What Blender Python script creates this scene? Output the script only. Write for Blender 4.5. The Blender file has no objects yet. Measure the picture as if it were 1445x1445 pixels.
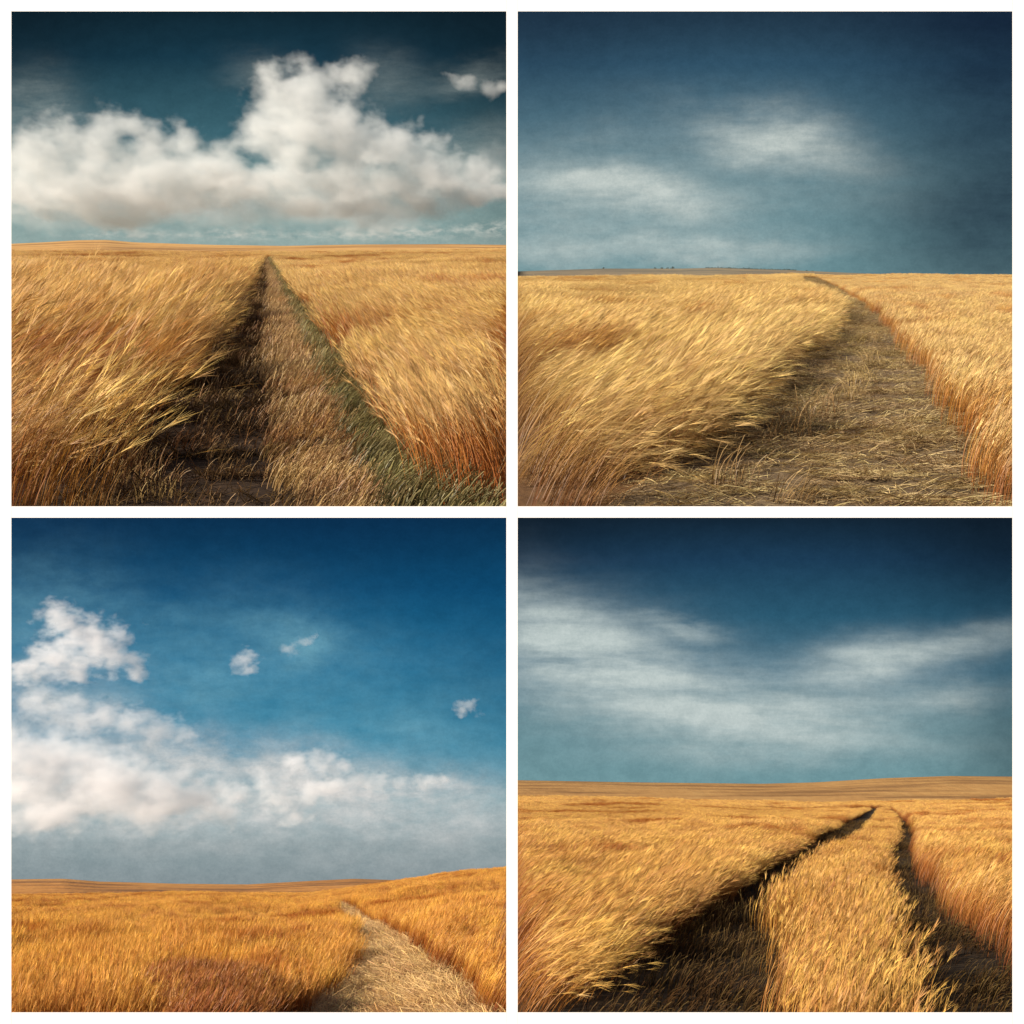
import bpy, math, random
import numpy as np
rad = math.radians
S = bpy.context.scene
COL = S.collection
RNG = np.random.default_rng(7)
F, CX, CY = 1445.0, 722.5, 722.5          # focal length and centre in photograph pixels

# ------------------------------------------------------------------ helpers
def tag(o, label=None, cat=None, group=None, kind=None):
    if label: o['label'] = label
    if cat: o['category'] = cat
    if group: o['group'] = group
    if kind: o['kind'] = kind
    return o

def mesh_obj(name, verts, faces, mat=None, parent=None, uvs=None, attrs=None, link=True, smooth=True):
    me = bpy.data.meshes.new(name)
    verts = np.asarray(verts, dtype=np.float64)
    me.from_pydata(verts.tolist(), [], faces if isinstance(faces, list) else faces.tolist())
    if smooth:
        me.polygons.foreach_set('use_smooth', [True]*len(me.polygons))
    if uvs is not None:
        lay = me.uv_layers.new(name='UVMap')
        li = np.empty(len(me.loops), dtype=np.int32); me.loops.foreach_get('vertex_index', li)
        lay.data.foreach_set('uv', np.asarray(uvs)[li].ravel())
    for k, v in (attrs or {}).items():
        a = me.attributes.new(k, 'FLOAT', 'POINT'); a.data.foreach_set('value', np.asarray(v, dtype=np.float32))
    me.update()
    o = bpy.data.objects.new(name, me)
    if mat: me.materials.append(mat)
    if link: COL.objects.link(o)
    if parent: o.parent = parent
    return o

_perm = np.random.default_rng(3).random((256, 256))
def vnoise(x, y):
    xi = np.floor(x).astype(int); yi = np.floor(y).astype(int)
    fx = x-xi; fy = y-yi
    fx = fx*fx*(3-2*fx); fy = fy*fy*(3-2*fy)
    g = lambda a, b: _perm[a % 256, b % 256]
    return (g(xi, yi)*(1-fx)+g(xi+1, yi)*fx)*(1-fy)+(g(xi, yi+1)*(1-fx)+g(xi+1, yi+1)*fx)*fy
def fbm(x, y, o=4):
    s = 0; a = .5; t = 0
    for i in range(o):
        s = s+a*vnoise(x*2**i+17.3*i, y*2**i+5.1*i); t += a; a *= .5
    return s/t*2-1                        # about -1..1
def sm(a, b, x):
    t = np.clip((x-a)/(b-a), 0, 1); return t*t*(3-2*t)

# node expression helper -------------------------------------------------
class E:
    def __init__(s, nt, sock): s.nt, s.k = nt, sock
    def _m(s, op, *o, clamp=False):
        n = s.nt.nodes.new('ShaderNodeMath'); n.operation = op; n.use_clamp = clamp
        for i, v in enumerate((s,)+o):
            if isinstance(v, E): s.nt.links.new(v.k, n.inputs[i])
            else: n.inputs[i].default_value = v
        return E(s.nt, n.outputs[0])
    def __add__(s, o): return s._m('ADD', o)
    __radd__ = __add__
    def __mul__(s, o): return s._m('MULTIPLY', o)
    __rmul__ = __mul__
    def __sub__(s, o): return s._m('SUBTRACT', o)
    def __rsub__(s, o): return (s*-1.0)+o
    def __truediv__(s, o): return s._m('DIVIDE', o)
    def exp(s): return s._m('EXPONENT')
    def pw(s, p): return s._m('POWER', p)
    def clamp(s): return s._m('ADD', 0.0, clamp=True)
    def mx(s, o): return s._m('MAXIMUM', o)
    def step(s, a, b):
        n = s.nt.nodes.new('ShaderNodeMapRange'); n.interpolation_type = 'SMOOTHSTEP'
        s.nt.links.new(s.k, n.inputs[0]); n.inputs[1].default_value = a; n.inputs[2].default_value = b
        return E(s.nt, n.outputs[0])
def comb(nt, x, y, z=0.0):
    n = nt.nodes.new('ShaderNodeCombineXYZ')
    for i, v in enumerate((x, y, z)):
        if isinstance(v, E): nt.links.new(v.k, n.inputs[i])
        else: n.inputs[i].default_value = v
    return n.outputs[0]
def noise(nt, vec, scale, detail=5, rough=.55, dist=0.0):
    n = nt.nodes.new('ShaderNodeTexNoise'); n.inputs['Scale'].default_value = scale
    n.inputs['Detail'].default_value = detail; n.inputs['Roughness'].default_value = rough
    n.inputs['Distortion'].default_value = dist
    if vec is not None: nt.links.new(vec, n.inputs['Vector'])
    return E(nt, n.outputs['Fac'])
def ramp(nt, fac, stops, interp='LINEAR'):
    n = nt.nodes.new('ShaderNodeValToRGB'); n.color_ramp.interpolation = interp
    els = n.color_ramp.elements
    while len(els) < len(stops): els.new(.5)
    for e, (p, c) in zip(els, stops): e.position = p; e.color = (*c, 1)
    nt.links.new(fac.k, n.inputs[0]); return n.outputs[0]
def mix(nt, fac, a, b, mode='MIX'):
    n = nt.nodes.new('ShaderNodeMix'); n.data_type = 'RGBA'; n.blend_type = mode
    for i, v in ((0, fac), (6, a), (7, b)):
        if isinstance(v, E): nt.links.new(v.k, n.inputs[i])
        elif isinstance(v, (tuple, list)): n.inputs[i].default_value = (*v, 1)
        elif isinstance(v, (int, float)): n.inputs[i].default_value = v
        else: nt.links.new(v, n.inputs[i])
    return n.outputs[2]
def new_mat(name):
    m = bpy.data.materials.new(name); m.use_nodes = True
    nt = m.node_tree; nt.nodes.clear()
    return m, nt, nt.nodes.new('ShaderNodeOutputMaterial')
EXPO = 0.8
def s2l(r, g, b, k=1.0):                   # sRGB picture value -> linear scene value at this exposure
    f = lambda c: (c/12.92 if c <= .04045 else ((c+.055)/1.055)**2.4)
    q = k/2**EXPO
    return tuple(f(v/255)*q for v in (r, g, b))

# ------------------------------------------------------------------ camera, light
cd = bpy.data.cameras.new('camera'); cam = bpy.data.objects.new('camera', cd); COL.objects.link(cam)
cd.lens = 36; cd.sensor_width = 36; cd.clip_start = .1; cd.clip_end = 60000
cam.location = (0, 0, 0); cam.rotation_euler = (rad(90), 0, 0); S.camera = cam
SE, SA = 30.0, 62.0                        # sun elevation; angle left of straight behind the viewer
sd = bpy.data.lights.new('sun', 'SUN'); sd.energy = 5.0; sd.angle = rad(.6); sd.color = (1, .93, .82)
sun = bpy.data.objects.new('sun', sd); COL.objects.link(sun)
from mathutils import Vector, Matrix
sdir = Vector((-math.cos(rad(SE))*math.sin(rad(SA)), -math.cos(rad(SE))*math.cos(rad(SA)), math.sin(rad(SE))))
sun.rotation_euler = sdir.to_track_quat('Z', 'Y').to_euler(); sun.location = (-40, -40, 60)
w = bpy.data.worlds.new('World'); S.world = w; w.use_nodes = True
bg = w.node_tree.nodes['Background']; bg.inputs[1].default_value = .05
sk = w.node_tree.nodes.new('ShaderNodeTexSky'); sk.sky_type = 'NISHITA'; sk.sun_disc = False
sk.sun_elevation = rad(SE); sk.sun_rotation = rad(180+SA)
w.node_tree.links.new(sk.outputs[0], bg.inputs[0])
vs = S.view_settings; vs.view_transform = 'Standard'; vs.look = 'None'; vs.exposure = EXPO; vs.gamma = 1
S.render.engine = 'CYCLES'
cy = S.cycles; cy.max_bounces = 8; cy.diffuse_bounces = 3; cy.transmission_bounces = 4
cy.transparent_max_bounces = 24; cy.volume_bounces = 4; cy.use_denoising = True
cy.volume_step_rate = 1.0

# ------------------------------------------------------------------ materials
def wheat_mat(name, root, mid, head, rust, rustamt, psc, trans=.3, gloss=.015):
    m, nt, out = new_mat(name)
    at = nt.nodes.new('ShaderNodeAttribute'); at.attribute_name = 'h'
    ar = nt.nodes.new('ShaderNodeAttribute'); ar.attribute_name = 'rnd'
    oi = nt.nodes.new('ShaderNodeObjectInfo')
    h = E(nt, at.outputs['Fac']); r = E(nt, ar.outputs['Fac']); oir = E(nt, oi.outputs['Random'])
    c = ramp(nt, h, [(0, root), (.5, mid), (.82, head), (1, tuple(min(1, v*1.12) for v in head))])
    geo = nt.nodes.new('ShaderNodeNewGeometry')
    p = noise(nt, geo.outputs['Position'], psc, 3, .6)
    c = mix(nt, p.step(.5, .68)*rustamt, c, rust, 'MULTIPLY')
    v = r*.6+oir*.55+.42
    hsv = nt.nodes.new('ShaderNodeHueSaturation'); nt.links.new(c, hsv.inputs['Color']); nt.links.new(v.k, hsv.inputs['Value'])
    nt.links.new((oir*.03+.487).k, hsv.inputs['Hue'])
    d = nt.nodes.new('ShaderNodeBsdfDiffuse'); t = nt.nodes.new('ShaderNodeBsdfTranslucent')
    g = nt.nodes.new('ShaderNodeBsdfGlossy'); g.inputs['Roughness'].default_value = .45; g.inputs['Color'].default_value = (1, .95, .85, 1)
    nt.links.new(hsv.outputs[0], d.inputs[0]); nt.links.new(hsv.outputs[0], t.inputs[0])
    x = nt.nodes.new('ShaderNodeMixShader'); x.inputs[0].default_value = trans
    nt.links.new(d.outputs[0], x.inputs[1]); nt.links.new(t.outputs[0], x.inputs[2])
    y = nt.nodes.new('ShaderNodeMixShader'); y.inputs[0].default_value = gloss
    nt.links.new(x.outputs[0], y.inputs[1]); nt.links.new(g.outputs[0], y.inputs[2])
    nt.links.new(y.outputs[0], out.inputs[0]); return m

def soil_mat(name, a, b, c, scale, bump=.03, stripes=None):
    m, nt, out = new_mat(name)
    geo = nt.nodes.new('ShaderNodeNewGeometry'); pos = geo.outputs['Position']
    n1 = noise(nt, pos, scale*.35, 6, .6); n2 = noise(nt, pos, scale*3.0, 6, .65)
    f = n1*.5+n2*.5
    col = ramp(nt, f, [(.3, a), (.5, b), (.68, c)])
    if stripes:
        uv = nt.nodes.new('ShaderNodeUVMap'); sp = nt.nodes.new('ShaderNodeSeparateXYZ'); nt.links.new(uv.outputs[0], sp.inputs[0])
        u, v = E(nt, sp.outputs[0]), E(nt, sp.outputs[1])
        st = noise(nt, comb(nt, u*stripes[0], v*stripes[1]), 1.0, 4, .6)
        col = mix(nt, st.step(.46, .62)*stripes[3], col, stripes[2], 'MIX')
    p = nt.nodes.new('ShaderNodeBsdfPrincipled'); p.inputs['Roughness'].default_value = .95
    p.inputs['Specular IOR Level'].default_value = .1
    nt.links.new(col, p.inputs['Base Color'])
    bp = nt.nodes.new('ShaderNodeBump'); bp.inputs['Strength'].default_value = .8; bp.inputs['Distance'].default_value = bump
    nt.links.new(n2.k, bp.inputs['Height']); nt.links.new(bp.outputs[0], p.inputs['Normal'])
    nt.links.new(p.outputs[0], out.inputs[0]); return m

# ------------------------------------------------------------------ plant clumps (local size in metres)
class MB:
    def __init__(s): s.v = []; s.f = []; s.h = []; s.r = []
    def ribbon(s, pts, widths, hs, rnd, side):
        n0 = len(s.v)
        for p, wd, hh in zip(pts, widths, hs):
            s.v.append(p-side*wd*.5); s.v.append(p+side*wd*.5); s.h += [hh, hh]; s.r += [rnd, rnd]
        for i in range(len(pts)-1):
            a = n0+2*i; s.f.append((a, a+1, a+3, a+2))
    def obj(s, name, mat, scale=1.0):
        return mesh_obj(name, np.array(s.v)*scale, s.f, mat, attrs={'h': s.h, 'rnd': s.r}, link=False)

def clump(rng, mat, scale, n=42, R=.30, H=1.0, bend=.45, awn=.16, wd=.0038, spread=.22, headw=.0066, awns=6, hvar=.12):
    mb = MB()
    for i in range(n):
        a = rng.uniform(0, 2*math.pi); q = R*math.sqrt(rng.uniform())
        b = np.array([q*math.cos(a), q*math.sin(a), 0.0])
        L = H*rng.normal(1, hvar); L = max(.5*H, min(1.3*H, L))
        be = bend*rng.uniform(.5, 1.5); dv = np.array([1.0, rng.normal(0, spread), 0]); dv /= np.linalg.norm(dv)
        fa = rng.uniform(0, math.pi); side = np.array([math.cos(fa), math.sin(fa), 0.0])
        rnd = rng.uniform()
        ts = np.linspace(0, 1, 6); pts = []; ang0 = rng.normal(0, .06)
        p = b.copy(); pts.append(p.copy())
        for k in range(1, 6):
            an = ang0+be*1.6*(ts[k]**1.5); an = min(an, 1.5)
            p = p+(np.array([0, 0, 1.0])*math.cos(an)+dv*math.sin(an))*L/5.0; pts.append(p.copy())
        hs = ts*.8
        mb.ribbon(pts, [wd*1.1, wd, wd, wd*.9, wd*.8, wd*.7], hs, rnd, side)
        tip = pts[-1]; d = pts[-1]-pts[-2]; d /= np.linalg.norm(d)
        if headw > 0:
            hl = .085*H*rng.uniform(.8, 1.2)
            sd2 = np.cross(d, [rng.normal(), rng.normal(), rng.normal()]); sd2 /= np.linalg.norm(sd2)+1e-6
            d2 = d+dv*.15-np.array([0, 0, .12*be]); d2 /= np.linalg.norm(d2)
            mb.ribbon([tip, tip+d*hl*.5, tip+(d+d2)*.5*hl], [headw*.6, headw, headw*.5], [.84, .9, .92], rnd, sd2)
            for k in range(awns):
                o = tip+d*hl*rng.uniform(.1, .9)
                e = d2+rng.normal(0, .16, 3); e /= np.linalg.norm(e)
                al = awn*H*rng.uniform(.7, 1.3)
                mb.ribbon([o, o+e*al*.55, o+e*al-np.array([0, 0, .02*al])], [wd*.55, wd*.45, wd*.12], [.9, .97, 1], rnd, sd2)
    return mb.obj('wheat_clump', mat, scale)

def litter(rng, mat, scale, n=40, R=.25, L=.22, wd=.007, flat=.2):
    """short straw lying or half standing on the ground"""
    mb = MB()
    for i in range(n):
        a = rng.uniform(0, 2*math.pi); q = R*math.sqrt(rng.uniform())
        b = np.array([q*math.cos(a), q*math.sin(a), .005])
        az = rng.uniform(0, 2*math.pi); el = abs(rng.normal(0, flat))+.03
        l = L*rng.uniform(.4, 1.4)
        d = np.array([math.cos(az)*math.cos(el), math.sin(az)*math.cos(el), math.sin(el)])
        sd = np.array([-math.sin(az), math.cos(az), rng.normal(0, .5)])
        m_ = b+d*l*.5+np.array([0, 0, .02*L])
        mb.ribbon([b, m_, b+d*l+np.array([rng.normal(0, .1)*l, rng.normal(0, .1)*l, -.03*l])], [wd, wd, wd*.4], [.3, .6, .9], rng.uniform(), sd)
    return mb.obj('straw_litter', mat, scale)

def scatter(name, pos, rot, scl, idx, protos):
    """ONE uncountable mass: points with rotation/scale attributes, plants set on them by geometry nodes"""
    me = bpy.data.meshes.new(name); me.vertices.add(len(pos))
    me.vertices.foreach_set('co', np.asarray(pos, dtype=np.float32).ravel())
    a = me.attributes.new('rot', 'FLOAT_VECTOR', 'POINT'); a.data.foreach_set('vector', np.asarray(rot, dtype=np.float32).ravel())
    a = me.attributes.new('scl', 'FLOAT', 'POINT'); a.data.foreach_set('value', np.asarray(scl, dtype=np.float32))
    a = me.attributes.new('idx', 'INT', 'POINT'); a.data.foreach_set('value', np.asarray(idx, dtype=np.int32))
    o = bpy.data.objects.new(name, me); COL.objects.link(o)
    c = bpy.data.collections.new('plants')
    for p in protos: c.objects.link(p)
    ng = bpy.data.node_groups.new('planting', 'GeometryNodeTree')
    ng.interface.new_socket('Geometry', in_out='INPUT', socket_type='NodeSocketGeometry')
    ng.interface.new_socket('Geometry', in_out='OUTPUT', socket_type='NodeSocketGeometry')
    N = ng.nodes.new; L = ng.links.new
    gi = N('NodeGroupInput'); go = N('NodeGroupOutput'); ip = N('GeometryNodeInstanceOnPoints')
    ci = N('GeometryNodeCollectionInfo'); ci.inputs['Collection'].default_value = c
    ci.inputs['Separate Children'].default_value = True; ci.inputs['Reset Children'].default_value = True
    def at(n, t):
        q = N('GeometryNodeInputNamedAttribute'); q.data_type = t; q.inputs['Name'].default_value = n; return q.outputs['Attribute']
    L(gi.outputs[0], ip.inputs['Points']); L(ci.outputs[0], ip.inputs['Instance'])
    ip.inputs['Pick Instance'].default_value = True
    L(at('idx', 'INT'), ip.inputs['Instance Index']); L(at('rot', 'FLOAT_VECTOR'), ip.inputs['Rotation']); L(at('scl', 'FLOAT'), ip.inputs['Scale'])
    L(ip.outputs[0], go.inputs[0])
    md = o.modifiers.new('planting', 'NODES'); md.node_group = ng
    return o

# ------------------------------------------------------------------ one landscape
class Land:
    """A field that rises or falls away from the viewer to a crest, at scale s (metres per local metre)."""
    def __init__(L, s, h, crest, sil, x0, x1, ynear, bump=.12):
        L.s, L.h, L.Yc, L.x0, L.x1, L.y0, L.bump = s, h*s, crest*s, x0, x1, ynear*s, bump
        L.sx = np.array([p[0] for p in sil], float); L.sy = np.array([p[1] for p in sil], float)
    def rs(L, px): return np.interp(px, L.sx, L.sy)
    def row(L, px, Y): return L.rs(px)+L.h*F*(1/Y-1/L.Yc)
    def z(L, x, Y):
        px = CX+F*x/Y
        b = fbm(x/L.s*.16+3, Y/L.s*.16+9, 3)*L.bump*L.s*sm(0, 1, (Y/L.s-2)/6.0)
        return -(L.rs(px)-CY)/F*Y-L.h+L.h*Y/L.Yc+b*(1-sm(.8, 1, Y/L.Yc))
    def Yof(L, px, r): return 1/((r-L.rs(px))/(L.h*F)+1/L.Yc)
    def ground(L, name, mat, nx=90, ny=160, skirt=True):
        ys = np.geomspace(L.y0, L.Yc, ny); pxs = np.linspace(L.x0, L.x1, nx)
        P, Y = np.meshgrid(pxs, ys); X = (P-CX)/F*Y; Z = L.z(X, Y)
        if skirt:
            Y = np.vstack([Y, Y[-1:]*1.03]); X = np.vstack([X, X[-1:]*1.03]); Z = np.vstack([Z, Z[-1:]-L.s*3]); ny += 1
        return grid(name, X, Y, Z, mat)
    def strip(L, name, mat, left, right, rows, nw=24, lift=.004):
        """a sheet on the ground between two outlines given as (row -> column)"""
        lr, lc = zip(*left); rr, rc = zip(*right)
        R = np.linspace(rows[0], rows[1], 140)
        a = np.interp(R, lr, lc); b = np.interp(R, rr, rc)
        P = a[:, None]+(b-a)[:, None]*np.linspace(0, 1, nw)[None, :]
        RR = np.repeat(R[:, None], nw, 1)
        Y = L.Yof(P, RR); X = (P-CX)/F*Y
        return grid(name, X, Y, L.z(X, Y)+lift*L.s*2, mat)
    def sample(L, n, ya, yb, x0, x1, dens):
        """random ground points; dens(Y local) relative density"""
        ts = np.linspace(ya, yb, 400); wgt = ts*dens(ts); cdf = np.cumsum(wgt); cdf /= cdf[-1]
        Y = np.interp(RNG.random(n), cdf, ts)*L.s
        px = RNG.uniform(x0, x1, n)
        return px, Y

def grid(name, X, Y, Z, mat, uv=None, link=True):
    ny, nx = X.shape
    v = np.stack([X.ravel(), Y.ravel(), Z.ravel()], 1)
    i = (np.arange(ny-1)[:, None]*nx+np.arange(nx-1)[None, :]).ravel()
    f = np.stack([i, i+1, i+nx+1, i+nx], 1)
    if uv is None:
        U, V = np.meshgrid(np.linspace(0, 1, nx), np.linspace(0, 1, ny)); uv = np.stack([U.ravel(), V.ravel()], 1)
    return mesh_obj(name, v, f, mat, uvs=uv)

def hill(name, mat, px0, px1, Ya, Yb, base, top):
    """far rolling land behind a crest: from row `base` at Ya up to the skyline `top` at Yb"""
    n, m = 120, 14
    pxs = np.linspace(px0, px1, n); t = np.linspace(0, 1, m)
    P, T = np.meshgrid(pxs, t); Y = Ya+(Yb-Ya)*T
    bb = np.interp(P, *zip(*base)); tt = np.interp(P, *zip(*top))
    R = bb+(tt-bb)*np.sin(T*math.pi/2)
    P = np.vstack([P, P[-1:]]); Y = np.vstack([Y, Y[-1:]*1.02]); R = np.vstack([R, R[-1:]+25])
    return grid(name, (P-CX)/F*Y, Y, -(R-CY)/F*Y, mat)

def plant(L, name, keep, protos, n, ya, yb, x0, x1, scale_near, scale_far, az, tilt, azvar=.35, tiltvar=.25, hvar=.22, nsc=.35, rise=1.3, edge=None):
    dens = lambda t: 1/(scale_near+(scale_far-scale_near)*sm(ya*.6, yb, t)**.5)**rise
    px, Y = L.sample(n, ya, yb, x0, x1, dens)
    r = L.row(px, Y); k = keep(px, r); px, Y, r = px[k], Y[k], r[k]
    X = (px-CX)/F*Y; Z = L.z(X, Y)
    xl, yl = X/L.s, Y/L.s
    n1 = fbm(xl*nsc+31, yl*nsc*.6+7, 4); n2 = fbm(xl*nsc*.7+80, yl*nsc*.5+44, 4); n3 = fbm(xl*1.5+11, yl*.9+63, 2)
    sc = (scale_near+(scale_far-scale_near)*sm(ya*.6, yb, yl)**.5)*(1+hvar*n1*1.3+.22*n3)*RNG.uniform(.85, 1.15, len(X))
    A = az+azvar*n2*1.4+RNG.normal(0, .12, len(X))
    T = tilt+tiltvar*n1*-1.4-tiltvar*.5*n3+RNG.normal(0, .07, len(X))
    if edge is not None:                                 # plants on the rim stand straighter
        T = T*(.15+.85*sm(.1, 1.3, np.abs(px-edge(r))*Y/F/L.s))
    rot = np.stack([np.zeros_like(A), T, A], 1)          # lean about y, then turn to the wind
    return scatter(name, np.stack([X, Y, Z-.01*L.s], 1), rot, sc, RNG.integers(0, len(protos), len(X)), protos)

def line(pts):
    r, c = zip(*pts); r = np.array(r, float); c = np.array(c, float)
    def f(row):
        v = np.interp(row, r, c)
        ext = (c[-1]-c[-2])/(r[-1]-r[-2])
        return np.where(row > r[-1], c[-1]+(row-r[-1])*ext, v)
    return f

# ------------------------------------------------------------------ skies
def sky(name, Y, px0, px1, r0, r1, build, label):
    m, nt, out = new_mat('sky air')
    uv = nt.nodes.new('ShaderNodeUVMap'); sp = nt.nodes.new('ShaderNodeSeparateXYZ'); nt.links.new(uv.outputs[0], sp.inputs[0])
    U, V = E(nt, sp.outputs[0]), E(nt, sp.outputs[1])
    col = build(nt, U, V)
    mt = noise(nt, comb(nt, U, V*1.3), 3.5, 10, .72)*.7+noise(nt, comb(nt, U*1.0, V), 26.0, 4, .7)*.3   # mottled thin air
    col = mix(nt, .9, col, mix(nt, mt.step(.3, .7), (.83, .86, .87), (1.16, 1.14, 1.13)), 'MULTIPLY')
    em = nt.nodes.new('ShaderNodeEmission'); nt.links.new(col, em.inputs[0]); nt.links.new(em.outputs[0], out.inputs[0])
    m.cycles.emission_sampling = 'NONE'
    n = 24
    P, R = np.meshgrid(np.linspace(px0, px1, n), np.linspace(r0, r1, n))
    Yg = np.full_like(P, Y)
    o = grid(name, (P-CX)/F*Yg, Yg, -(R-CY)/F*Yg, m, uv=np.stack([P.ravel()/100, R.ravel()/100], 1))
    return tag(o, label, 'sky', kind='structure')

def blobs(nt, u, v, lst):
    """sum of soft patches (x, y, rx, ry, strength, tilt) in hundredths of the sheet"""
    tot = None
    for b in lst:
        x, y, rx, ry, k = b[:5]; th = rad(b[5]) if len(b) > 5 else 0
        du, dv = u-x/100, v-y/100
        if th:
            a = du*math.cos(th)+dv*math.sin(th); c = dv*math.cos(th)-du*math.sin(th)
        else: a, c = du, dv
        a = a*(100/rx); c = c*(100/ry)
        e = ((a*a+c*c)*-1.0).exp()*k
        tot = e if tot is None else tot+e
    return tot
def warp(nt, u, v, sc, amp, sx=1.0, sy=1.0, detail=5, seed=0.0):
    vec = comb(nt, u*sx, v*sy, seed)
    a = noise(nt, vec, sc, detail, .6); b = noise(nt, comb(nt, u*sx, v*sy, seed+9.0), sc, detail, .6)
    return u+(a-.5)*amp, v+(b-.5)*amp
def vramp(nt, v, r0, r1, stops):
    t = (v-r0/100)/((r1-r0)/100)
    return ramp(nt, t.clamp(), [((y-r0)/(r1-r0), s2l(*c)) for y, c in stops])

def sky_tl(nt, u, v):
    base = vramp(nt, v, 0, 360, [(0, (14, 32, 42)), (80, (24, 56, 72)), (190, (60, 100, 112)), (260, (110, 144, 146)), (310, (132, 160, 158)), (350, (148, 168, 164))])
    dark = blobs(nt, u, v, [(16, 20, 150, 120, .5), (714, 30, 170, 170, .55), (716, 250, 60, 150, .25)])
    base = mix(nt, dark, base, s2l(12, 24, 32))
    wu, wv = warp(nt, u, v, 1.2, .8, .6, 1.6, 7, 3.0)
    veil = blobs(nt, wu, wv, [(60, 270, 160, 36, .6), (230, 285, 180, 22, .6), (420, 285, 190, 22, .55), (600, 255, 110, 40, .5, -8), (660, 215, 90, 30, .3, -20), (690, 260, 80, 20, .4), (60, 150, 60, 40, .25, 20), (30, 210, 60, 60, .4), (660, 110, 60, 16, .3, -12), (540, 120, 40, 40, .25), (370, 95, 40, 20, .3)])
    st = noise(nt, comb(nt, u*.6+v*.3, v*2.0), 2.2, 8, .65)
    base = mix(nt, (veil*(st*2.0-.25)).clamp(), base, s2l(172, 180, 174))
    hv = noise(nt, comb(nt, u*1.0, v*2.2), 5.0, 7, .6)
    row = blobs(nt, u, v, [(330, 330, 60, 8, .7), (520, 328, 70, 9, .9), (600, 325, 60, 8, .7), (700, 322, 40, 9, 1.0), (180, 330, 60, 8, .6), (420, 332, 300, 8, .4)])
    base = mix(nt, (row*((hv-.42)*5.0)).clamp(), base, s2l(186, 192, 184))
    return base
def sky_tr(nt, u, v):
    base = vramp(nt, v, 0, 390, [(0, (34, 54, 70)), (90, (50, 84, 106)), (180, (74, 110, 126)), (260, (96, 132, 142)), (340, (104, 142, 150)), (390, (112, 148, 154))])
    wu, wv = warp(nt, u, v, .9, .9, .6, 1.2, 6, 2.0)
    d = blobs(nt, wu, wv, [(1090, 195, 110, 32, .55, 12), (1150, 215, 120, 45, .35, 18), (900, 270, 120, 26, .62, 3), (850, 250, 160, 70, .28), (800, 350, 260, 26, .35), (1020, 352, 130, 18, .4), (1000, 300, 200, 50, .15), (760, 300, 90, 60, .2)])
    streak = noise(nt, comb(nt, u*.5+v*.25, v*2.2), 1.0, 7, .62)
    fine = noise(nt, comb(nt, u, v), 9.0, 6, .7)
    d = (d*(streak*2.6-.3)*(fine*.3+.85)).clamp()
    base = mix(nt, d, base, s2l(190, 200, 196))
    dark = blobs(nt, u, v, [(1440, 10, 220, 200, .9), (1450, 310, 190, 170, .62), (731, 16, 200, 120, .5), (1330, 340, 140, 100, .25), (1080, 16, 300, 50, .3)])
    base = mix(nt, (dark*(streak*.5+.65)).clamp(), base, s2l(20, 36, 56))
    return base
def sky_bl(nt, u, v):
    base = vramp(nt, v, 725, 1260, [(725, (10, 44, 72)), (830, (14, 74, 112)), (930, (26, 104, 142)), (1050, (52, 130, 160)), (1130, (112, 156, 166)), (1190, (134, 152, 156)), (1255, (134, 146, 150))])
    dark = blobs(nt, u, v, [(16, 730, 220, 70, .5), (714, 960, 120, 120, .3), (500, 740, 200, 60, .35)])
    base = mix(nt, dark, base, s2l(10, 48, 84))
    wu, wv = warp(nt, u, v, 1.3, .75, .8, 1.3, 8, 4.0)
    haze = blobs(nt, wu, wv, [(300, 900, 170, 70, .3), (430, 905, 60, 40, .5), (640, 1060, 130, 60, .35), (60, 900, 110, 100, .5), (250, 980, 150, 50, .4), (480, 1040, 120, 40, .4), (560, 960, 200, 60, .2)])
    soft = blobs(nt, wu, wv, [(100, 1125, 300, 60, .75), (420, 1150, 280, 40, .5), (640, 1165, 170, 50, .35), (60, 1000, 110, 60, .5), (250, 1060, 130, 30, .5), (560, 1112, 170, 20, .6), (430, 1085, 110, 22, .5)])
    st = noise(nt, comb(nt, u*.7, v*1.6), 1.6, 8, .62)
    base = mix(nt, (haze*(st*2.0-.2)).clamp(), base, s2l(112, 166, 184))
    base = mix(nt, (soft*(st*2.8-.55)).clamp(), base, s2l(206, 206, 204))
    return base
def sky_br(nt, u, v):
    base = vramp(nt, v, 725, 1110, [(725, (18, 34, 48)), (790, (28, 60, 86)), (870, (42, 88, 112)), (950, (70, 112, 132)), (1020, (98, 136, 146)), (1110, (112, 150, 156))])
    wu, wv = warp(nt, u, v, .8, .8, .55, 1.4, 7, 7.0)
    d = blobs(nt, wu, wv, [(760, 880, 130, 60, .45, 25), (850, 930, 210, 60, .5, 12), (900, 985, 130, 30, .4, 8), (960, 950, 190, 30, .35, 10), (1230, 935, 110, 30, .6, -6), (1360, 915, 130, 24, .45, -14), (1345, 982, 80, 16, .5), (1130, 1015, 170, 36, .6, 2), (960, 1025, 200, 28, .3, 8), (960, 885, 60, 10, .35, 4), (1130, 1060, 260, 22, .2)])
    streak = noise(nt, comb(nt, u*.45-v*.25, v*2.4), 1.1, 8, .6)
    d = (d*(streak*2.7-.35)).clamp()
    base = mix(nt, d, base, s2l(188, 200, 198))
    dark = blobs(nt, u, v, [(731, 725, 160, 80, .6), (1429, 745, 160, 130, .75), (1440, 1060, 90, 130, .45)])
    base = mix(nt, dark, base, s2l(14, 26, 38))
    return base

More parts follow.
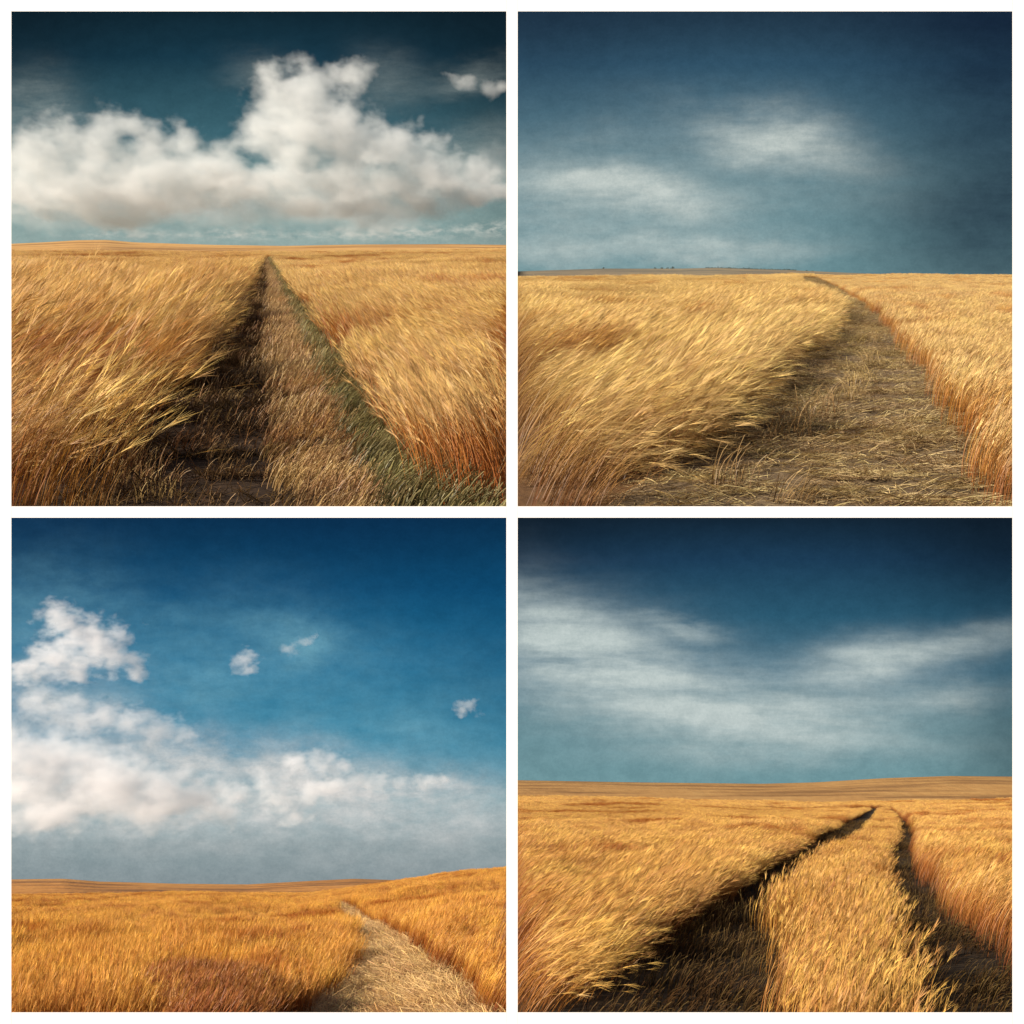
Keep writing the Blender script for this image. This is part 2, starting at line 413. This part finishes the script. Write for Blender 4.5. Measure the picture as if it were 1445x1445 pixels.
# ==================================================================== build
# scales (metres per local metre): the two lower fields are near, the upper ones lie beyond and above them
BR = Land(1.0, 1.7, 48, [(700, 1126), (731, 1126), (900, 1128), (1100, 1134), (1250, 1134), (1445, 1130), (1600, 1126)], CX+3, 1640, 3.4)
BL = Land(1.0, 1.7, 48, [(-200, 1262), (16, 1266), (250, 1262), (420, 1264), (480, 1258), (560, 1246), (640, 1234), (714, 1228), (740, 1226)], -200, CX-1, 4.0, bump=.42)
TR = Land(14.0, 1.7, 62, [(700, 393), (731, 393), (1000, 391), (1200, 389), (1300, 388), (1445, 389), (1640, 390)], CX+3, 1640, 78/14)
TL = Land(28.0, 1.6, 62, [(-200, 358), (16, 356), (200, 357), (400, 358), (714, 353), (740, 353)], -200, CX-1, 95/28)
SKYL = 75.0

# ---- palette
straw_soil = ((.10, .055, .025), (.17, .10, .05), (.26, .16, .08))
g_dark = soil_mat('field earth', (.05, .028, .016), (.10, .056, .026), (.17, .095, .04), 3.0)
g_tl = soil_mat('field earth upper', (.06, .03, .016), (.12, .062, .026), (.20, .11, .045), .12, .5)

gBR = tag(BR.ground('field', g_dark), 'earth under the wheat with two wheel ruts', 'field', kind='structure')
gBL = tag(BL.ground('field', g_dark), 'earth under the orange grass beside a pale straw path', 'field', kind='structure')
gTR = tag(TR.ground('field', g_tl), 'earth under the wheat beside a wide trampled track', 'field', kind='structure')
gTL = tag(TL.ground('field', g_tl), 'earth under the barley beside a straight mown lane', 'field', kind='structure')

# ---- far hills
h_gold = soil_mat('stubble hill', (.30, .15, .05), (.40, .21, .07), (.46, .26, .09), .5, .1, (3, 9, (.16, .075, .03), .75))
h_gold_up = soil_mat('stubble hill upper', (.32, .17, .06), (.42, .23, .08), (.46, .28, .11), .02, 1.5, (3, 9, (.17, .085, .035), .8))
h_grey = soil_mat('grey brown hill', (.13, .105, .075), (.18, .14, .09), (.24, .18, .10), .02, 1.5, (3, 10, (.09, .085, .07), .8))
tag(hill('hill', h_gold, CX+3, 1640, 48*1.04, 62, [(700, 1134), (1640, 1138)], [(700, 1101), (731, 1101), (900, 1104), (1075, 1106), (1150, 1104), (1250, 1098), (1340, 1095), (1445, 1096), (1640, 1100)]), 'pale stubble slope rising to the right behind the rutted wheat', 'hill', kind='structure')
h_org = soil_mat('orange hill', (.34, .14, .04), (.46, .20, .055), (.52, .26, .08), .5, .1, (3, 9, (.15, .07, .035), .85))
tag(hill('hill', h_org, -200, CX-1, 48*1.04, 62, [(-200, 1272), (740, 1272)], [(-200, 1240), (16, 1241), (90, 1240), (140, 1244), (250, 1247), (350, 1248), (440, 1243), (500, 1240), (560, 1242), (640, 1250), (740, 1256)]), 'orange ridges with dark stripes behind the grass', 'hill', kind='structure')
tag(hill('hill', h_grey, CX+3, 1640, 62*14*1.04, 62*14*1.3, [(700, 398), (1640, 398)], [(700, 384), (760, 382), (850, 379), (960, 379), (1010, 378), (1110, 381), (1200, 385), (1300, 388.5), (1640, 392)]), 'grey brown rise behind the wheat on the horizon', 'hill', kind='structure')
tag(hill('hill', h_gold_up, -200, CX-1, 62*28*1.04, 62*28*1.3, [(-200, 362), (740, 362)], [(-200, 346), (16, 344), (60, 342), (110, 339), (150, 338.5), (190, 342), (300, 345.5), (400, 347), (500, 345), (640, 344.5), (740, 346)]), 'tan rise with dark hedge lines behind the barley', 'hill', kind='structure')

# ---- low tree line on the grey rise
tm, nt, out = new_mat('tree line leaves')
d_ = nt.nodes.new('ShaderNodeBsdfDiffuse'); d_.inputs[0].default_value = (.05, .06, .045, 1); nt.links.new(d_.outputs[0], out.inputs[0])
mb = MB(); yt = 62*14*1.295
for px in np.concatenate([np.linspace(1000, 1122, 46), RNG.uniform(850, 1180, 14)]):
    w_ = 3.0*RNG.uniform(.4, 1); base = np.interp(px, (1010, 1110, 1200), (378, 381, 385))
    for _ in range(26):
        q = RNG.normal(0, 1, 3)*np.array([.45*w_, .45*w_, .2*w_])*.7+np.array([0, 0, .30*w_])
        pt = np.array([(px-CX)/F*yt, yt, -(base+1-CY)/F*yt])+q
        sd_ = RNG.normal(0, 1, 3); sd_ /= np.linalg.norm(sd_); e_ = RNG.normal(0, 1, 3); e_ /= np.linalg.norm(e_)
        mb.ribbon([pt, pt+e_*.5, pt+e_*.9], [.25, .6, .2], [0, .5, 1], .5, sd_)
o = mb.obj('treeline', tm); COL.objects.link(o)
tag(o, 'tiny dark line of trees and bushes on the grey brown rise', 'tree line', kind='stuff')

# ---- skies
sky('sky', SKYL, CX, 1750, 721.5, 1140, sky_br, 'dusky blue sky with soft streaks over the rutted wheat')
sky('sky', SKYL, -320, CX, 721.5, 1280, sky_bl, 'deep blue sky over the orange grass')
sky('sky', 62*14*1.5, CX, 1750, -330, 405, sky_tr, 'stormy blue grey sky over the trampled track')
sky('sky', 62*28*1.7, -320, CX, -330, 370, sky_tl, 'dark teal sky over the straight mown lane')
gm = soil_mat('open ground', (.12, .07, .03), (.2, .12, .05), (.28, .17, .07), .05, .2)
gs = 9000
tag(mesh_obj('ground', [(-gs, -gs, -34), (gs, -gs, -34), (gs, gs, -34), (-gs, gs, -34)], [(0, 1, 2, 3)], gm), 'bare brown ground far below the fields', 'ground', kind='structure')

# ---- clouds: real vapour with its own density, lit by the sun
def cloud(name, Y, puffs, dens, label, seed, res=200, rag=1.0, col=(1, 1, 1), flat=1.0, soft=.35, nz=1.0, ns=30):
    k = Y/F                                              # metres per column at that distance
    c = bpy.data.volumes.new(name); c.materials.append(None); o = bpy.data.objects.new(name, c); COL.objects.link(o)
    m, nt, out = new_mat('vapour')
    pv = nt.nodes.new('ShaderNodeVolumePrincipled'); pv.inputs['Color'].default_value = (*col, 1)
    pv.inputs['Density'].default_value = dens/k; pv.inputs['Anisotropy'].default_value = .0; c.materials[0] = m
    nt.links.new(pv.outputs[0], out.inputs['Volume'])
    rr = np.random.default_rng(seed)
    ng = bpy.data.node_groups.new('vapour', 'GeometryNodeTree')
    ng.interface.new_socket('Geometry', in_out='INPUT', socket_type='NodeSocketGeometry')
    ng.interface.new_socket('Geometry', in_out='OUTPUT', socket_type='NodeSocketGeometry')
    N = ng.nodes.new; L = ng.links.new
    go = N('NodeGroupOutput'); vc = N('GeometryNodeVolumeCube'); st = N('GeometryNodeSetMaterial')
    P = N('GeometryNodeInputPosition').outputs[0]
    def vm(op, a, b):
        q = N('ShaderNodeVectorMath'); q.operation = op
        for i, v in enumerate((a, b)):
            if isinstance(v, (tuple, list)): q.inputs[i].default_value = v
            elif v is not None: L(v, q.inputs[i])
        return q
    def mm(op, *a):
        q = N('ShaderNodeMath'); q.operation = op
        for i, v in enumerate(a):
            if isinstance(v, (int, float)): q.inputs[i].default_value = v
            else: L(v, q.inputs[i])
        return q.outputs[0]
    def tex(vec, scale, det, ro):
        q = N('ShaderNodeTexNoise'); q.noise_dimensions = '3D'
        q.inputs['Scale'].default_value = scale; q.inputs['Detail'].default_value = det; q.inputs['Roughness'].default_value = ro
        L(vec, q.inputs['Vector']); return q
    off = vm('ADD', P, (seed*37.0*k, 0, 0)).outputs[0]
    wn = tex(off, 1/(1.7*ns*k), 4, .6)
    wv = vm('MULTIPLY', vm('SUBTRACT', wn.outputs['Color'], (.5, .5, .5)).outputs[0], (1.7*ns*k*rag,)*3).outputs[0]
    Q = vm('ADD', P, wv).outputs[0]
    tot = None; lo = np.full(3, 1e9); hi = -lo
    for (px, row, r, *q) in puffs:
        ry = q[0] if q else r*.8
        cpt = np.array([(px-CX)*k, Y+rr.uniform(-.4, .4)*r*k, -(row-CY)*k]); rad_ = np.array([r, r*flat, ry])*k
        lo = np.minimum(lo, cpt-rad_*1.5); hi = np.maximum(hi, cpt+rad_*1.5)
        d = vm('LENGTH', vm('MULTIPLY', vm('SUBTRACT', Q, tuple(cpt)).outputs[0], tuple(1/rad_)).outputs[0], None).outputs['Value']
        e = mm('SUBTRACT', 1.0, d)
        tot = e if tot is None else smax(tot, e, mm, N, L)
    n2 = tex(vm('MULTIPLY', off, (.62, .8, 1.1)).outputs[0], 1/(ns*k), 8, .64).outputs['Fac']
    f = mm('ADD', mm('MULTIPLY', tot, 1.25), mm('MULTIPLY', mm('SUBTRACT', n2, .52), 2.4*nz))
    f = mm('MULTIPLY', f, 1/soft)
    q = N('ShaderNodeClamp'); L(f, q.inputs[0])
    L(q.outputs[0], vc.inputs['Density'])
    vc.inputs['Min'].default_value = tuple(lo); vc.inputs['Max'].default_value = tuple(hi)
    ext = hi-lo; u = ext.max()/res
    for a, e in zip('XYZ', ext): vc.inputs['Resolution '+a].default_value = max(8, int(e/u))
    L(vc.outputs[0], st.inputs['Geometry']); st.inputs['Material'].default_value = m; L(st.outputs[0], go.inputs[0])
    md = o.modifiers.new('vapour', 'NODES'); md.node_group = ng
    return tag(o, label, 'cloud', 'clouds in the sky', 'thing')
def smax(a, b, mm, N, L):
    q = N('ShaderNodeMath'); q.operation = 'SMOOTH_MAX'; L(a, q.inputs[0]); L(b, q.inputs[1]); q.inputs[2].default_value = .25
    return q.outputs[0]
YT = 62*28*1.42
cT = (.90, .91, .90)
cloud('cloud', YT, [(400, 142, 50), (440, 124, 46), (490, 118, 34), (372, 178, 48), (425, 185, 58), (350, 205, 34), (470, 165, 50), (480, 205, 58), (520, 190, 40), (552, 218, 42), (420, 225, 45), (600, 230, 34), (378, 104, 20), (508, 106, 20), (430, 102, 26), (470, 106, 24), (395, 108, 22), (640, 236, 26),
    (330, 250, 45, 28), (400, 258, 55, 32), (480, 252, 60, 38), (550, 258, 55, 30), (620, 258, 48, 24), (580, 275, 60, 20), (500, 282, 60, 18), (430, 285, 50, 16), (670, 240, 34, 18), (322, 222, 30, 26), (350, 278, 60, 16), (650, 268, 60, 16), (570, 195, 30), (610, 205, 26), (690, 262, 50, 14)], .026, 'towering white cumulus above the straight lane', 1, col=cT, soft=.75, rag=1.35, res=300, nz=1.45)
cloud('cloud', YT, [(90, 195, 42), (150, 190, 38), (182, 178, 34), (58, 215, 42), (130, 215, 52), (212, 200, 40), (258, 210, 38), (290, 230, 32), (70, 245, 50), (150, 252, 58), (230, 250, 52), (110, 280, 60, 25), (200, 278, 65, 24), (35, 235, 45), (285, 265, 55, 26), (10, 262, 50, 30), (150, 298, 60, 14), (60, 290, 50, 14)], .024, 'broad grey white cloud bank left of the towering cumulus', 2, col=cT, soft=.75, rag=1.35, res=300, nz=1.45)
cloud('cloud', YT, [(688, 126, 18, 15), (702, 118, 14, 11), (655, 112, 22, 8), (640, 108, 14, 5)], .025, 'small torn cloud right of the towering cumulus', 3, res=90, col=cT, soft=.8, rag=1.0)
cloud('cloud', YT+60, [(60, 290, 90, 16), (170, 296, 110, 18), (290, 288, 110, 20), (400, 294, 110, 16), (520, 288, 110, 16), (630, 268, 90, 24), (690, 240, 60, 26), (310, 262, 90, 26), (30, 262, 60, 34), (200, 270, 160, 26), (480, 275, 160, 24)], .012, 'thin grey cloud sheet under the cumulus bank', 4, col=cT, soft=1.2, rag=1.6, res=200, ns=40)
YB = 69.0; cB = (.97, .95, .945)
kw = dict(col=cB, soft=1.0, rag=1.7, ns=17, nz=1.9)
cloud('cloud', YB, [(85, 882, 34), (112, 900, 42), (142, 915, 40), (168, 930, 30), (196, 948, 18), (74, 925, 36), (45, 944, 30, 20), (112, 945, 30, 18), (78, 858, 20)], .04, 'ragged white cloud high in the left part of the deep blue sky', 5, **kw)
cloud('cloud', YB, [(50, 992, 30, 24), (95, 996, 34, 24), (150, 1005, 32, 22), (190, 1018, 36, 24), (225, 1030, 32, 22), (256, 1036, 26, 16), (120, 1018, 50, 18)], .022, 'thin puffs in a row above the big low cloud', 6, **kw)
cloud('cloud', YB, [(10, 1062, 55), (60, 1074, 58), (115, 1084, 54), (170, 1094, 54), (225, 1110, 50), (275, 1126, 42), (315, 1136, 32), (40, 1110, 70, 38), (130, 1125, 80, 38), (220, 1140, 70, 28), (80, 1140, 80, 24)], .03, 'big low white cloud reaching in over the orange grass', 7, col=cB, soft=1.0, rag=1.5, ns=24, nz=1.5)
cloud('cloud', YB, [(335, 1118, 26, 16), (370, 1108, 30, 20), (400, 1125, 34, 18), (430, 1120, 24, 18), (415, 1080, 26, 16), (452, 1074, 28, 18), (480, 1082, 22, 13), (505, 1098, 24, 15), (535, 1102, 20, 12), (560, 1106, 18, 9), (595, 1102, 24, 8), (625, 1096, 14, 5), (470, 1108, 40, 14), (420, 1152, 26, 8)], .035, 'broken white clouds trailing off to the right above the straw path', 8, **kw)
cloud('cloud', YB, [(343, 936, 16, 13), (356, 930, 13, 13), (349, 945, 14, 8)], .03, 'small round puff alone in the blue above the field', 9, res=80, **kw)
cloud('cloud', YB, [(412, 918, 14, 8), (432, 908, 14, 8), (445, 898, 8, 8)], .018, 'faint small puff beside the lone round puff', 10, res=80, **kw)
cloud('cloud', YB, [(652, 1003, 12, 8), (664, 998, 12, 9), (676, 1000, 10, 6)], .03, 'small puff far right over the grass rise', 12, res=80, **kw)


# ---- white frame
fm, nt, out = new_mat('white paint')
pb = nt.nodes.new('ShaderNodeBsdfPrincipled'); pb.inputs['Base Color'].default_value = (.9, .9, .89, 1); pb.inputs['Roughness'].default_value = .6
nt.links.new(pb.outputs[0], out.inputs[0])
FY = 3.2
fr = bpy.data.objects.new('display_frame', None); COL.objects.link(fr); fr.location = (0, FY, -3.0)
tag(fr, 'white painted four-opening frame standing before the fields', 'frame')
def bar(name, xa, xb, ra, rb, zlow=None):
    q = FY/F; x0, x1 = (xa-CX)*q, (xb-CX)*q; z1, z0 = -(ra-CY)*q, -(rb-CY)*q
    if zlow is not None: z0 = zlow
    d0, d1, b = 0.0, .010, .0004
    v = []
    for (yy, k) in ((d0, 0), (d0+b, b*.5), (d1, .007)):
        v += [(x0+k, yy, z0+k+3), (x1-k, yy, z0+k+3), (x1-k, yy, z1-k+3), (x0+k, yy, z1-k+3)]
    f = [(0, 1, 2, 3), (8, 11, 10, 9)]
    for a in (0, 4):
        for i in range(4): f.append((a+(i+1) % 4, a+i, a+4+i, a+4+(i+1) % 4))
    return mesh_obj(name, v, f, fm, parent=fr, smooth=False)
bar('upright', -12, 16, -12, 1457, -2.75); bar('upright', 714.5, 730.5, -12, 1457, -2.75); bar('upright', 1428.5, 1457, -12, 1457, -2.75)
for xa, xb in ((16.2, 714.3), (730.7, 1428.3)):
    bar('crossbar', xa, xb, -12, 16); bar('crossbar', xa, xb, 714.5, 730.5); bar('crossbar', xa, xb, 1428.5, 1457)

# ---- plants ----------------------------------------------------------
rg = np.random.default_rng(11)
def protos(mat, s, k=6, **kw): return [clump(rg, mat, s, **kw) for _ in range(k)]

# upper left: barley either side of a straight lane
vp = (378, 360)
ray = lambda k: (lambda row: vp[0]+k*(row-vp[1]))
tl_l, tl_t, tl_g, tl_r = ray(-.70), ray(.05), ray(.45), ray(.76)
m_tl = wheat_mat('barley gold', (.10, .028, .008), (.30, .11, .024), (.60, .36, .125), (.62, .38, .22), .9, .012)
m_tlr = wheat_mat('barley rust', (.30, .08, .015), (.42, .15, .028), (.60, .37, .13), (.62, .34, .2), 1.0, .012)
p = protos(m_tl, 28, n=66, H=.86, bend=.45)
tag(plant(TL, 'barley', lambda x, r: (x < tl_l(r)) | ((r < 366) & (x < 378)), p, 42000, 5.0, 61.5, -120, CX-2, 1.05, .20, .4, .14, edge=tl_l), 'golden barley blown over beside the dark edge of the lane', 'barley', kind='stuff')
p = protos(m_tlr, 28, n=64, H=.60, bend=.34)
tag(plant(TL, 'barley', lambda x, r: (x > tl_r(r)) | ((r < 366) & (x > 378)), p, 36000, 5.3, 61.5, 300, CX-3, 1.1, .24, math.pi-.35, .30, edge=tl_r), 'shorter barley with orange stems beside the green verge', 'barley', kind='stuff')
m_st = wheat_mat('stubble tan', (.26, .14, .06), (.38, .22, .09), (.50, .32, .15), (.7, .5, .35), .8, .03)
m_gr = wheat_mat('verge green', (.05, .042, .017), (.13, .11, .042), (.30, .23, .095), (.8, .75, .6), .8, .03)
p = protos(m_st, 28, n=34, H=.17, R=.2, bend=.5, headw=0, wd=.006, spread=.9, hvar=.3)
tag(plant(TL, 'stubble', lambda x, r: (x > tl_l(r)-4) & (x < tl_g(r)+6) & (r > 362) & ((x > tl_t(r)) | (RNG.random(len(x)) < .05)), p, 30000, 4.2, 50, 120, 560, 1, .8, 0, .1, 1.2, .2, rise=1), 'short tan stubble down the middle of the lane', 'stubble', kind='stuff')
p = protos(m_gr, 28, n=34, H=.24, R=.2, bend=.5, headw=0, wd=.007, spread=.9, hvar=.3)
tag(plant(TL, 'grass', lambda x, r: (x > tl_g(r)-3) & (x < tl_r(r)+2) & (r > 362), p, 24000, 4.2, 50, 370, CX-3, 1, .8, .3, .1, 1.0, .2, rise=1), 'grey green grass verge along the lane', 'grass', kind='stuff')
soil_lane_shade = soil_mat('shade-dark lane soil', (.014, .009, .006), (.03, .018, .011), (.075, .045, .025), .12, .4)  # near-black colour carries the barley's shade along the left rut
tag(TL.strip('path', soil_lane_shade, [(362, 376), (900, ray(-1.3)(900.))], [(362, 380), (900, tl_r(900.))], (363, 780)), 'straight mown lane running to the horizon', 'path', kind='structure')

m_st_shade = wheat_mat('shade stubble', (.03, .016, .008), (.06, .032, .015), (.12, .065, .03), (.7, .6, .5), .9, .03, .3, .0)  # stubble colour darkened for the shade beside the left barley
p = [litter(rg, m_st_shade, 28, n=40, R=.25, L=.2, flat=.45) for _ in range(5)]
tag(plant(TL, 'stubble', lambda x, r: (x > tl_l(r)-20) & (x < tl_t(r)+14) & (r > 364), p, 6500, 4.2, 40, 60, 420, 1, .6, 0, 0, 3, .1, .2, rise=1), 'dead stubble coloured dark as shade along the left edge of the lane', 'stubble', kind='stuff')

# upper right: wide trampled track
trl_p = [(392, 1128), (400, 1130), (410, 1142), (421, 1158), (447, 1178), (477, 1160), (513, 1125), (549, 1085), (600, 1030), (660, 965), (714, 905)]
trr_p = [(392, 1152), (400, 1168), (410, 1188), (421, 1206), (447, 1238), (482, 1268), (523, 1297), (587, 1341), (651, 1379), (714, 1400)]
trl_p = [(a, b-.17*max(0, a-425)) for a, b in trl_p]; trr_p = [(a, b+.06*max(0, a-425)) for a, b in trr_p]
trl, trr = line(trl_p), line(trr_p)
m_tr = wheat_mat('wheat pale', (.16, .06, .018), (.38, .20, .06), (.64, .43, .165), (.62, .40, .24), .9, .025)
m_trr = wheat_mat('wheat amber', (.28, .10, .022), (.40, .18, .04), (.60, .40, .16), (.8, .55, .36), .8, .04)
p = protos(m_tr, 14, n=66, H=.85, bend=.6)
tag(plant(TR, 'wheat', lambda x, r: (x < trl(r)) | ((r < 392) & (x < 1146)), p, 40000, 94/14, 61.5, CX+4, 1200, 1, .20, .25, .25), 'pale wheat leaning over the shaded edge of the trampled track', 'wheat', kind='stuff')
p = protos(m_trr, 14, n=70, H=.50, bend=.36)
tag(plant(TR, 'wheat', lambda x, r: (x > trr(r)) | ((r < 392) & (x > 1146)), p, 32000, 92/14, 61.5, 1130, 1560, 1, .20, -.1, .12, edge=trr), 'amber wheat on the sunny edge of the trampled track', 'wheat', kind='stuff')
m_li = wheat_mat('trampled straw', (.28, .19, .09), (.45, .31, .145), (.60, .44, .22), (.38, .31, .22), 1.0, .16)
p = [litter(rg, m_li, 14, n=70, L=.13, wd=.005) for _ in range(6)]
tag(plant(TR, 'straw', lambda x, r: (x > trl(r)-8) & (x < trr(r)+8) & (r > 393), p, 30000, 90/14, 58, 840, 1480, 1, .7, 0, 0, 3, .1, .2, rise=1), 'trampled straw littering the wide track', 'straw', kind='stuff')
soil_tr = soil_mat('track earth', (.05, .035, .02), (.12, .08, .045), (.24, .17, .09), .25, .3)
tag(TR.strip('path', soil_tr, [(a, b-3) for a, b in trl_p]+[(790, 750)], [(a, b+3) for a, b in trr_p]+[(790, 1450)], (392.5, 785)), 'wide trampled track curving up through the wheat', 'path', kind='structure')

m_tf = wheat_mat('dry tuft', (.14, .08, .03), (.34, .22, .08), (.52, .37, .15), (.6, .5, .35), .8, .05)
p = protos(m_tf, 14, k=4, n=46, H=.26, R=.16, bend=.7, headw=0, wd=.005, spread=1.4, hvar=.35)
tag(plant(TR, 'grass', lambda x, r: (x > trl(r)+.25*(trr(r)-trl(r))) & (x < trr(r)-.2*(trr(r)-trl(r))) & (r > 405) & (RNG.random(len(x)) < .5), p, 900, 94/14, 45, 840, 1440, 1.1, .6, 1.0, .05, 3, .2, .3, rise=1), 'dry grass tufts growing in the middle of the trampled track', 'grass', kind='stuff')

# lower left: orange grass and a straw path
bll_p = [(1284, 470), (1290, 478), (1306, 489), (1333, 502), (1355, 503), (1377, 500), (1404, 473), (1429, 433)]
blr_p = [(1284, 478), (1289, 520), (1304, 546), (1326, 556), (1333, 577), (1368, 620), (1399, 672), (1429, 724)]
bll_p = [(a, b-3-.12*max(0, a-1305)) for a, b in bll_p]
bll, blr = line(bll_p), line(blr_p)
m_bl = wheat_mat('grass orange', (.17, .04, .012), (.43, .15, .024), (.66, .325, .068), (.55, .28, .18), .9, .45)
p = protos(m_bl, 1, n=110, H=.44, bend=.15, spread=.6, awn=.2, wd=.0042, headw=.006, awns=3)
tag(plant(BL, 'grass', lambda x, r: (x < bll(r)) | (r < 1285), p, 34000, 9.6, 47.5, -120, CX-3, 1, .30, .3, .10), 'upright orange grass left of and behind the straw path', 'grass', kind='stuff')
tag(plant(BL, 'grass', lambda x, r: (x > blr(r)) & (r >= 1285), p, 9000, 8.6, 40, 460, CX-3, 1, .45, .3, .10), 'orange grass bank on the shaded right side of the straw path', 'grass', kind='stuff')
m_lb = wheat_mat('path straw', (.38, .205, .08), (.53, .305, .12), (.68, .435, .195), (.75, .6, .45), .7, .8)
p = [litter(rg, m_lb, 1, n=60, L=.3, flat=.12) for _ in range(6)]
tag(plant(BL, 'straw', lambda x, r: (x > bll(r)-6) & (x < blr(r)+6) & (r > 1285), p, 9000, 4.1, 40, 380, CX-3, 1, .8, 0, 0, 3, .05, .2, rise=1), 'flattened straw covering the narrow path', 'straw', kind='stuff')
soil_bl = soil_mat('path earth', (.24, .15, .075), (.36, .24, .125), (.5, .35, .2), 3.0)
tag(BL.strip('path', soil_bl, [(a, b-3) for a, b in bll_p]+[(1560, 230)], [(a, min(b+3, CX-2)) for a, b in blr_p]+[(1560, CX-2)], (1285, 1550)), 'pale straw path bending into the orange grass', 'path', kind='structure')

m_rd = wheat_mat('red weed', (.11, .022, .009), (.22, .055, .016), (.36, .13, .035), (.8, .6, .5), .5, 1.0)
p = protos(m_rd, 1, n=60, H=.48, bend=.3, spread=.8, wd=.006, headw=.008, awns=2)
tag(plant(BL, 'weeds', lambda x, r: (((x-285)/80)**2+((r-1440)/48)**2) < RNG.uniform(.2, 1, len(x)), p, 9000, 8, 15, 150, 430, 1, .8, .3, .10, 1), 'dark red weeds in the orange grass beside the path', 'weeds', kind='stuff')

# lower right: two wheel ruts with a strip of wheat between
a_p = [(1140, 1232), (1146, 1224), (1156, 1208), (1190, 1158), (1220, 1112), (1261, 1060), (1334, 955), (1418, 850)]
b_p = [(1140, 1236), (1146, 1238), (1157, 1237), (1190, 1205), (1220, 1162), (1254, 1128), (1284, 1110), (1335, 1103), (1386, 1106), (1429, 1116)]
c_p = [(1142, 1250), (1150, 1258), (1165, 1266), (1185, 1264), (1205, 1250), (1246, 1236), (1284, 1238), (1340, 1242), (1429, 1248)]
d_p = [(1142, 1256), (1150, 1266), (1165, 1282), (1185, 1291), (1205, 1290), (1246, 1306), (1292, 1342), (1323, 1384), (1374, 1450), (1420, 1510)]
a_p = [(a, b-.30*max(0, a-1150)) for a, b in a_p]
ra, rb, rc, rd = map(line, (a_p, b_p, c_p, d_p))
m_br = wheat_mat('wheat honey', (.15, .04, .012), (.40, .15, .03), (.62, .34, .095), (.56, .30, .17), .95, .4)
m_brc = wheat_mat('wheat blond', (.15, .048, .012), (.37, .15, .03), (.56, .30, .08), (.56, .34, .2), .9, .8)
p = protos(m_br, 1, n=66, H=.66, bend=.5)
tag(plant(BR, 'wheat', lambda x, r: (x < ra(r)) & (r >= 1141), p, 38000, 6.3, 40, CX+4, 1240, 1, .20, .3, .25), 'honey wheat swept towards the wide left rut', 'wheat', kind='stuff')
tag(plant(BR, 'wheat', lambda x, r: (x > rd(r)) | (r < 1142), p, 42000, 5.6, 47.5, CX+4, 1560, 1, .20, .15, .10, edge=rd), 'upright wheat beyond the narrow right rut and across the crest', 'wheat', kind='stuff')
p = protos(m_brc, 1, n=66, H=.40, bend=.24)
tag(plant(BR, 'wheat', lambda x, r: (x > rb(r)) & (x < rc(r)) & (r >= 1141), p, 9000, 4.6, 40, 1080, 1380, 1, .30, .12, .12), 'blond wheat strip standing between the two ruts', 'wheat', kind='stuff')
m_rut_shade = wheat_mat('shade-dark grass', (.025, .014, .007), (.06, .033, .014), (.15, .085, .032), (.7, .6, .45), .9, .8, .3, .0)  # shade put into the grass colour where sun still reaches the ruts
p = protos(m_rut_shade, 1, n=30, H=.2, R=.22, bend=.6, headw=0, wd=.006, spread=1.0, hvar=.35)
tag(plant(BR, 'grass', lambda x, r: (((x > ra(r)-3) & (x < rb(r)+3)) | ((x > rc(r)-3) & (x < rd(r)+3))) & (r > 1150), p, 3200, 3.5, 30, 780, 1500, 1, .6, .3, .1, 2, .2, rise=1), 'short grass coloured dark as shade in the wheel ruts', 'grass', kind='stuff')
soil_rut_shade = soil_mat('shade-dark rut soil', (.014, .009, .006), (.03, .02, .012), (.07, .045, .022), 3.0)  # earth painted dark as shade, wider than the wheat's cast shadow
tag(BR.strip('path', soil_rut_shade, a_p+[(1620, 600)], b_p+[(1620, 1160)], (1141, 1600)), 'wide dark left wheel rut through the wheat', 'path', kind='structure')
tag(BR.strip('path', soil_rut_shade, c_p+[(1620, 1270)], d_p+[(1620, 1800)], (1142, 1600)), 'narrow dark right wheel rut through the wheat', 'path', kind='structure')
